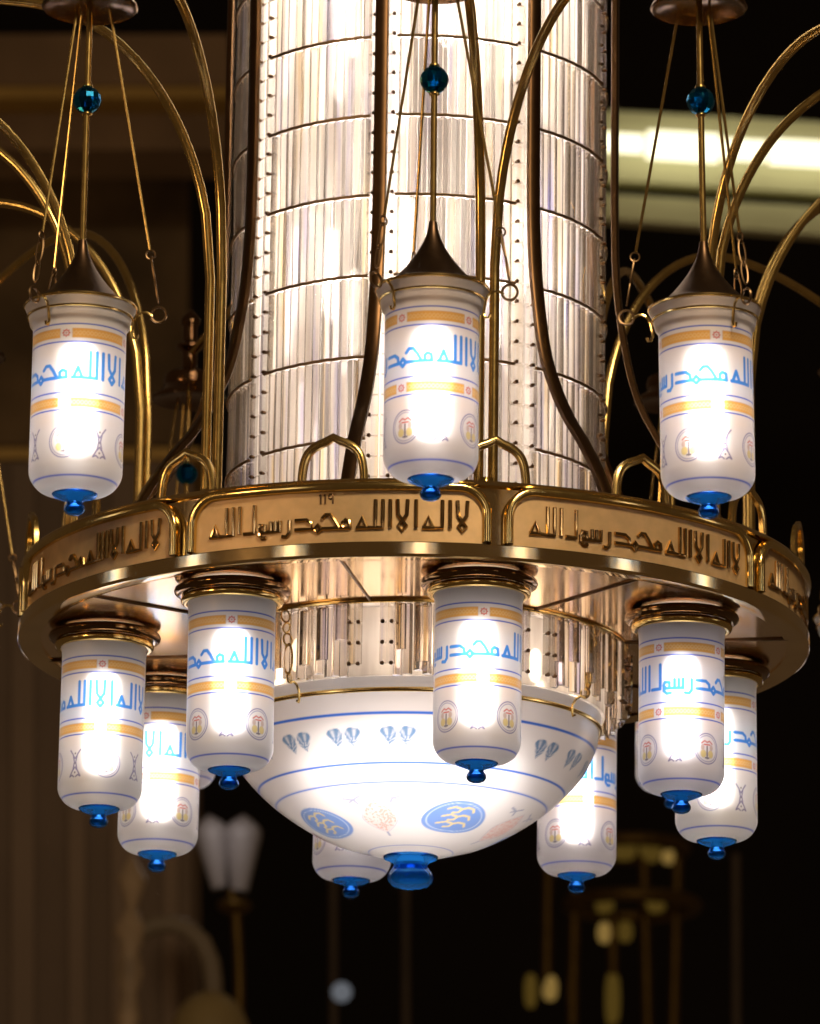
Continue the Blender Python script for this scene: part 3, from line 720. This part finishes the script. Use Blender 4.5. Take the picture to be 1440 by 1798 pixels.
# wall light with two tulip glasses, gooseneck lamp, far gilt chandelier
POLE = plain('dim_pole', (.09, .062, .038), .5, .2, 2)
TULIP = plain('tulip_glass', (.36, .34, .36), .4, .05)
GREYB = plain('grey_brown_arm', (.22, .17, .11), .5, .15, 2)
SHADE = plain('olive_shade', (.30, .22, .09), .5, .2, 2)
GILT = metal('far_gilt', (.14, .085, .025), .5)
def at15(x, y, Y=13.0): return at(x, y, Y)
pxm = lambda Y: (Y+8.72)/.967/FPX*1.0
def wl():
    Y = 13.; u = (Y-CAM_POS.y)/math.cos(PITCH)/FPX
    base = at(415, 1600, Y); t = empty('twin_lamp', base, 'blurred twin tulip lamp on a thin brass stem, left of the bowl', 'lamp')
    def q(x, y): return at(x, y, Y)-base
    for x0, y0, x1, y1, r in ((366, 1430, 385, 1560, 30), (428, 1430, 420, 1565, 34)):
        b = MB(); a, c = q(x0, y0), q(x1, y1); n = 14; R = []
        for i in range(n+1):
            f = i/n; R.append(u*r*(max(.02, math.sin(min(1, f*4)*PI/2)) if f < .25 else 1-.55*(f-.25)/.75))
        b.tube([a.lerp(c, i/n) for i in range(n+1)], R, 20); b.build('tulip_shade', TULIP, t)
    b = MB(); b.tube([q(405, 1565), q(414, 1590), q(420, 1700), q(424, 2100)], u*9, 12); b.sphere(q(412, 1590), u*30, 16, 10, .5); b.build('stem', GILT, t)
    l = bpy.data.lights.new('twin_lamp_light', 'POINT'); l.energy = 1.0; l.color = (1, .9, .85); l.shadow_soft_size = .05
    lo = bpy.data.objects.new('twin_lamp_light', l); COL.objects.link(lo); lo.parent = t; lo.location = q(395, 1455)+Vector((0, -.35, .0))
wl()
def goose():
    Y = 12.; u = (Y-CAM_POS.y)/math.cos(PITCH)/FPX; base = at(222, 1798, Y)
    t = empty('gooseneck_lamp', base, 'blurred gooseneck lamp with a domed shade at the lower left corner', 'lamp')
    def q(x, y): return at(x, y, Y)-base
    pts = [q(215, 1660)]+[q(x, y) for x, y in ((240, 1640), (270, 1625), (300, 1622), (330, 1632), (355, 1655), (370, 1690), (374, 1725), (374, 1745))]
    b = MB(); b.tube(pts, u*17, 12); b.build('gooseneck', GREYB, t)
    b = MB(); c = q(370, 1740)
    b.lathe([(.001, 0)]+[(u*72*math.sin(s), -u*95*(1-math.cos(s))) for s in np.linspace(.15, PI/2, 10)]+[(u*74, -u*150)], 32, c); b.build('lamp_shade', SHADE, t)
    b = MB(); c = q(222, 1900)
    b.lathe([(u*18, -u*300), (u*18, u*60), (u*12, u*80), (u*22, u*110), (u*14, u*150), (u*26, u*190), (u*16, u*225), (u*30, u*262), (u*10, u*300), (u*26, u*350), (u*3, u*395)], 20, c); b.build('turned_post', plain('beige_post', (.42, .3, .18), .5, .3, 6), t)
goose()
def farch():
    Y = 17.; u = (Y-CAM_POS.y)/math.cos(PITCH)/FPX; base = at(1080, 1640, Y)
    t = empty('gilt_chandelier', base, 'dim blurred gilt chandelier far behind at the lower right', 'chandelier')
    def q(x, y): return at(x, y, Y)-base
    b = MB(); b.torus(q(1110, 1590), u*110, u*12, 48, 10); b.torus(q(1110, 1490), u*90, u*12, 48, 10); b.build('hoop', GILT, t)
    AM = emit('gilt_glint', (1, .6, .10), .07); AM2 = emit('bright_gilt_glint', (1, .62, .16), .22)  # glowing beads stand in for light caught on the gilt parts
    for x, y, w, h, m in ((1062, 1638, 13, 18, AM2), (1098, 1636, 13, 18, AM), (1076, 1755, 13, 50, AM), (966, 1735, 13, 22, AM2), (932, 1740, 11, 30, AM), (1096, 1490, 22, 20, AM), (1142, 1492, 20, 22, AM), (1174, 1505, 12, 12, AM2), (1062, 1590, 16, 14, AM), (1150, 1590, 18, 12, AM)):
        b = MB(); c = q(x, y); b.lathe([(u*w*max(.02, math.sin(PI*i/10)**.6), u*h*math.cos(PI*i/10)) for i in range(11)], 16, c); b.build('gilt_glint', m, t)
    for x0, y0, x1, y1 in ((963, 1500, 960, 1735), (1076, 1600, 1078, 1900), (1190, 1500, 1180, 1900), (1010, 1500, 1005, 1800), (1130, 1490, 1140, 1900)):
        b = MB(); b.tube([q(x0, y0), q(x1, y1)], u*9, 10); b.build('rod', GILT, t)
farch()
b = MB(); b.sphere((0, 0, 0), .05, 16, 10); o = b.build('spot_lamp', emit('spot_lamp', (.85, .9, 1), .14)); o.location = at(600, 1742, 16)
tag(o, 'small pale blurred spot of light low in the dark, under the bowl', 'lamp')
for x, lab in ((1292, 'dim brown pole at the lower right, behind the rightmost lantern'), (585, 'thin dim brown pole behind the lantern left of the bowl knob'), (712, 'thin grey pole in the dark straight below the bowl knob')):
    b = MB(); p = at(x, 1500, 17); b.tube([p-p, at(x+2, 2100, 17)-p], .022, 10); o = b.build('pole', POLE); o.location = p; tag(o, lab, 'pole')
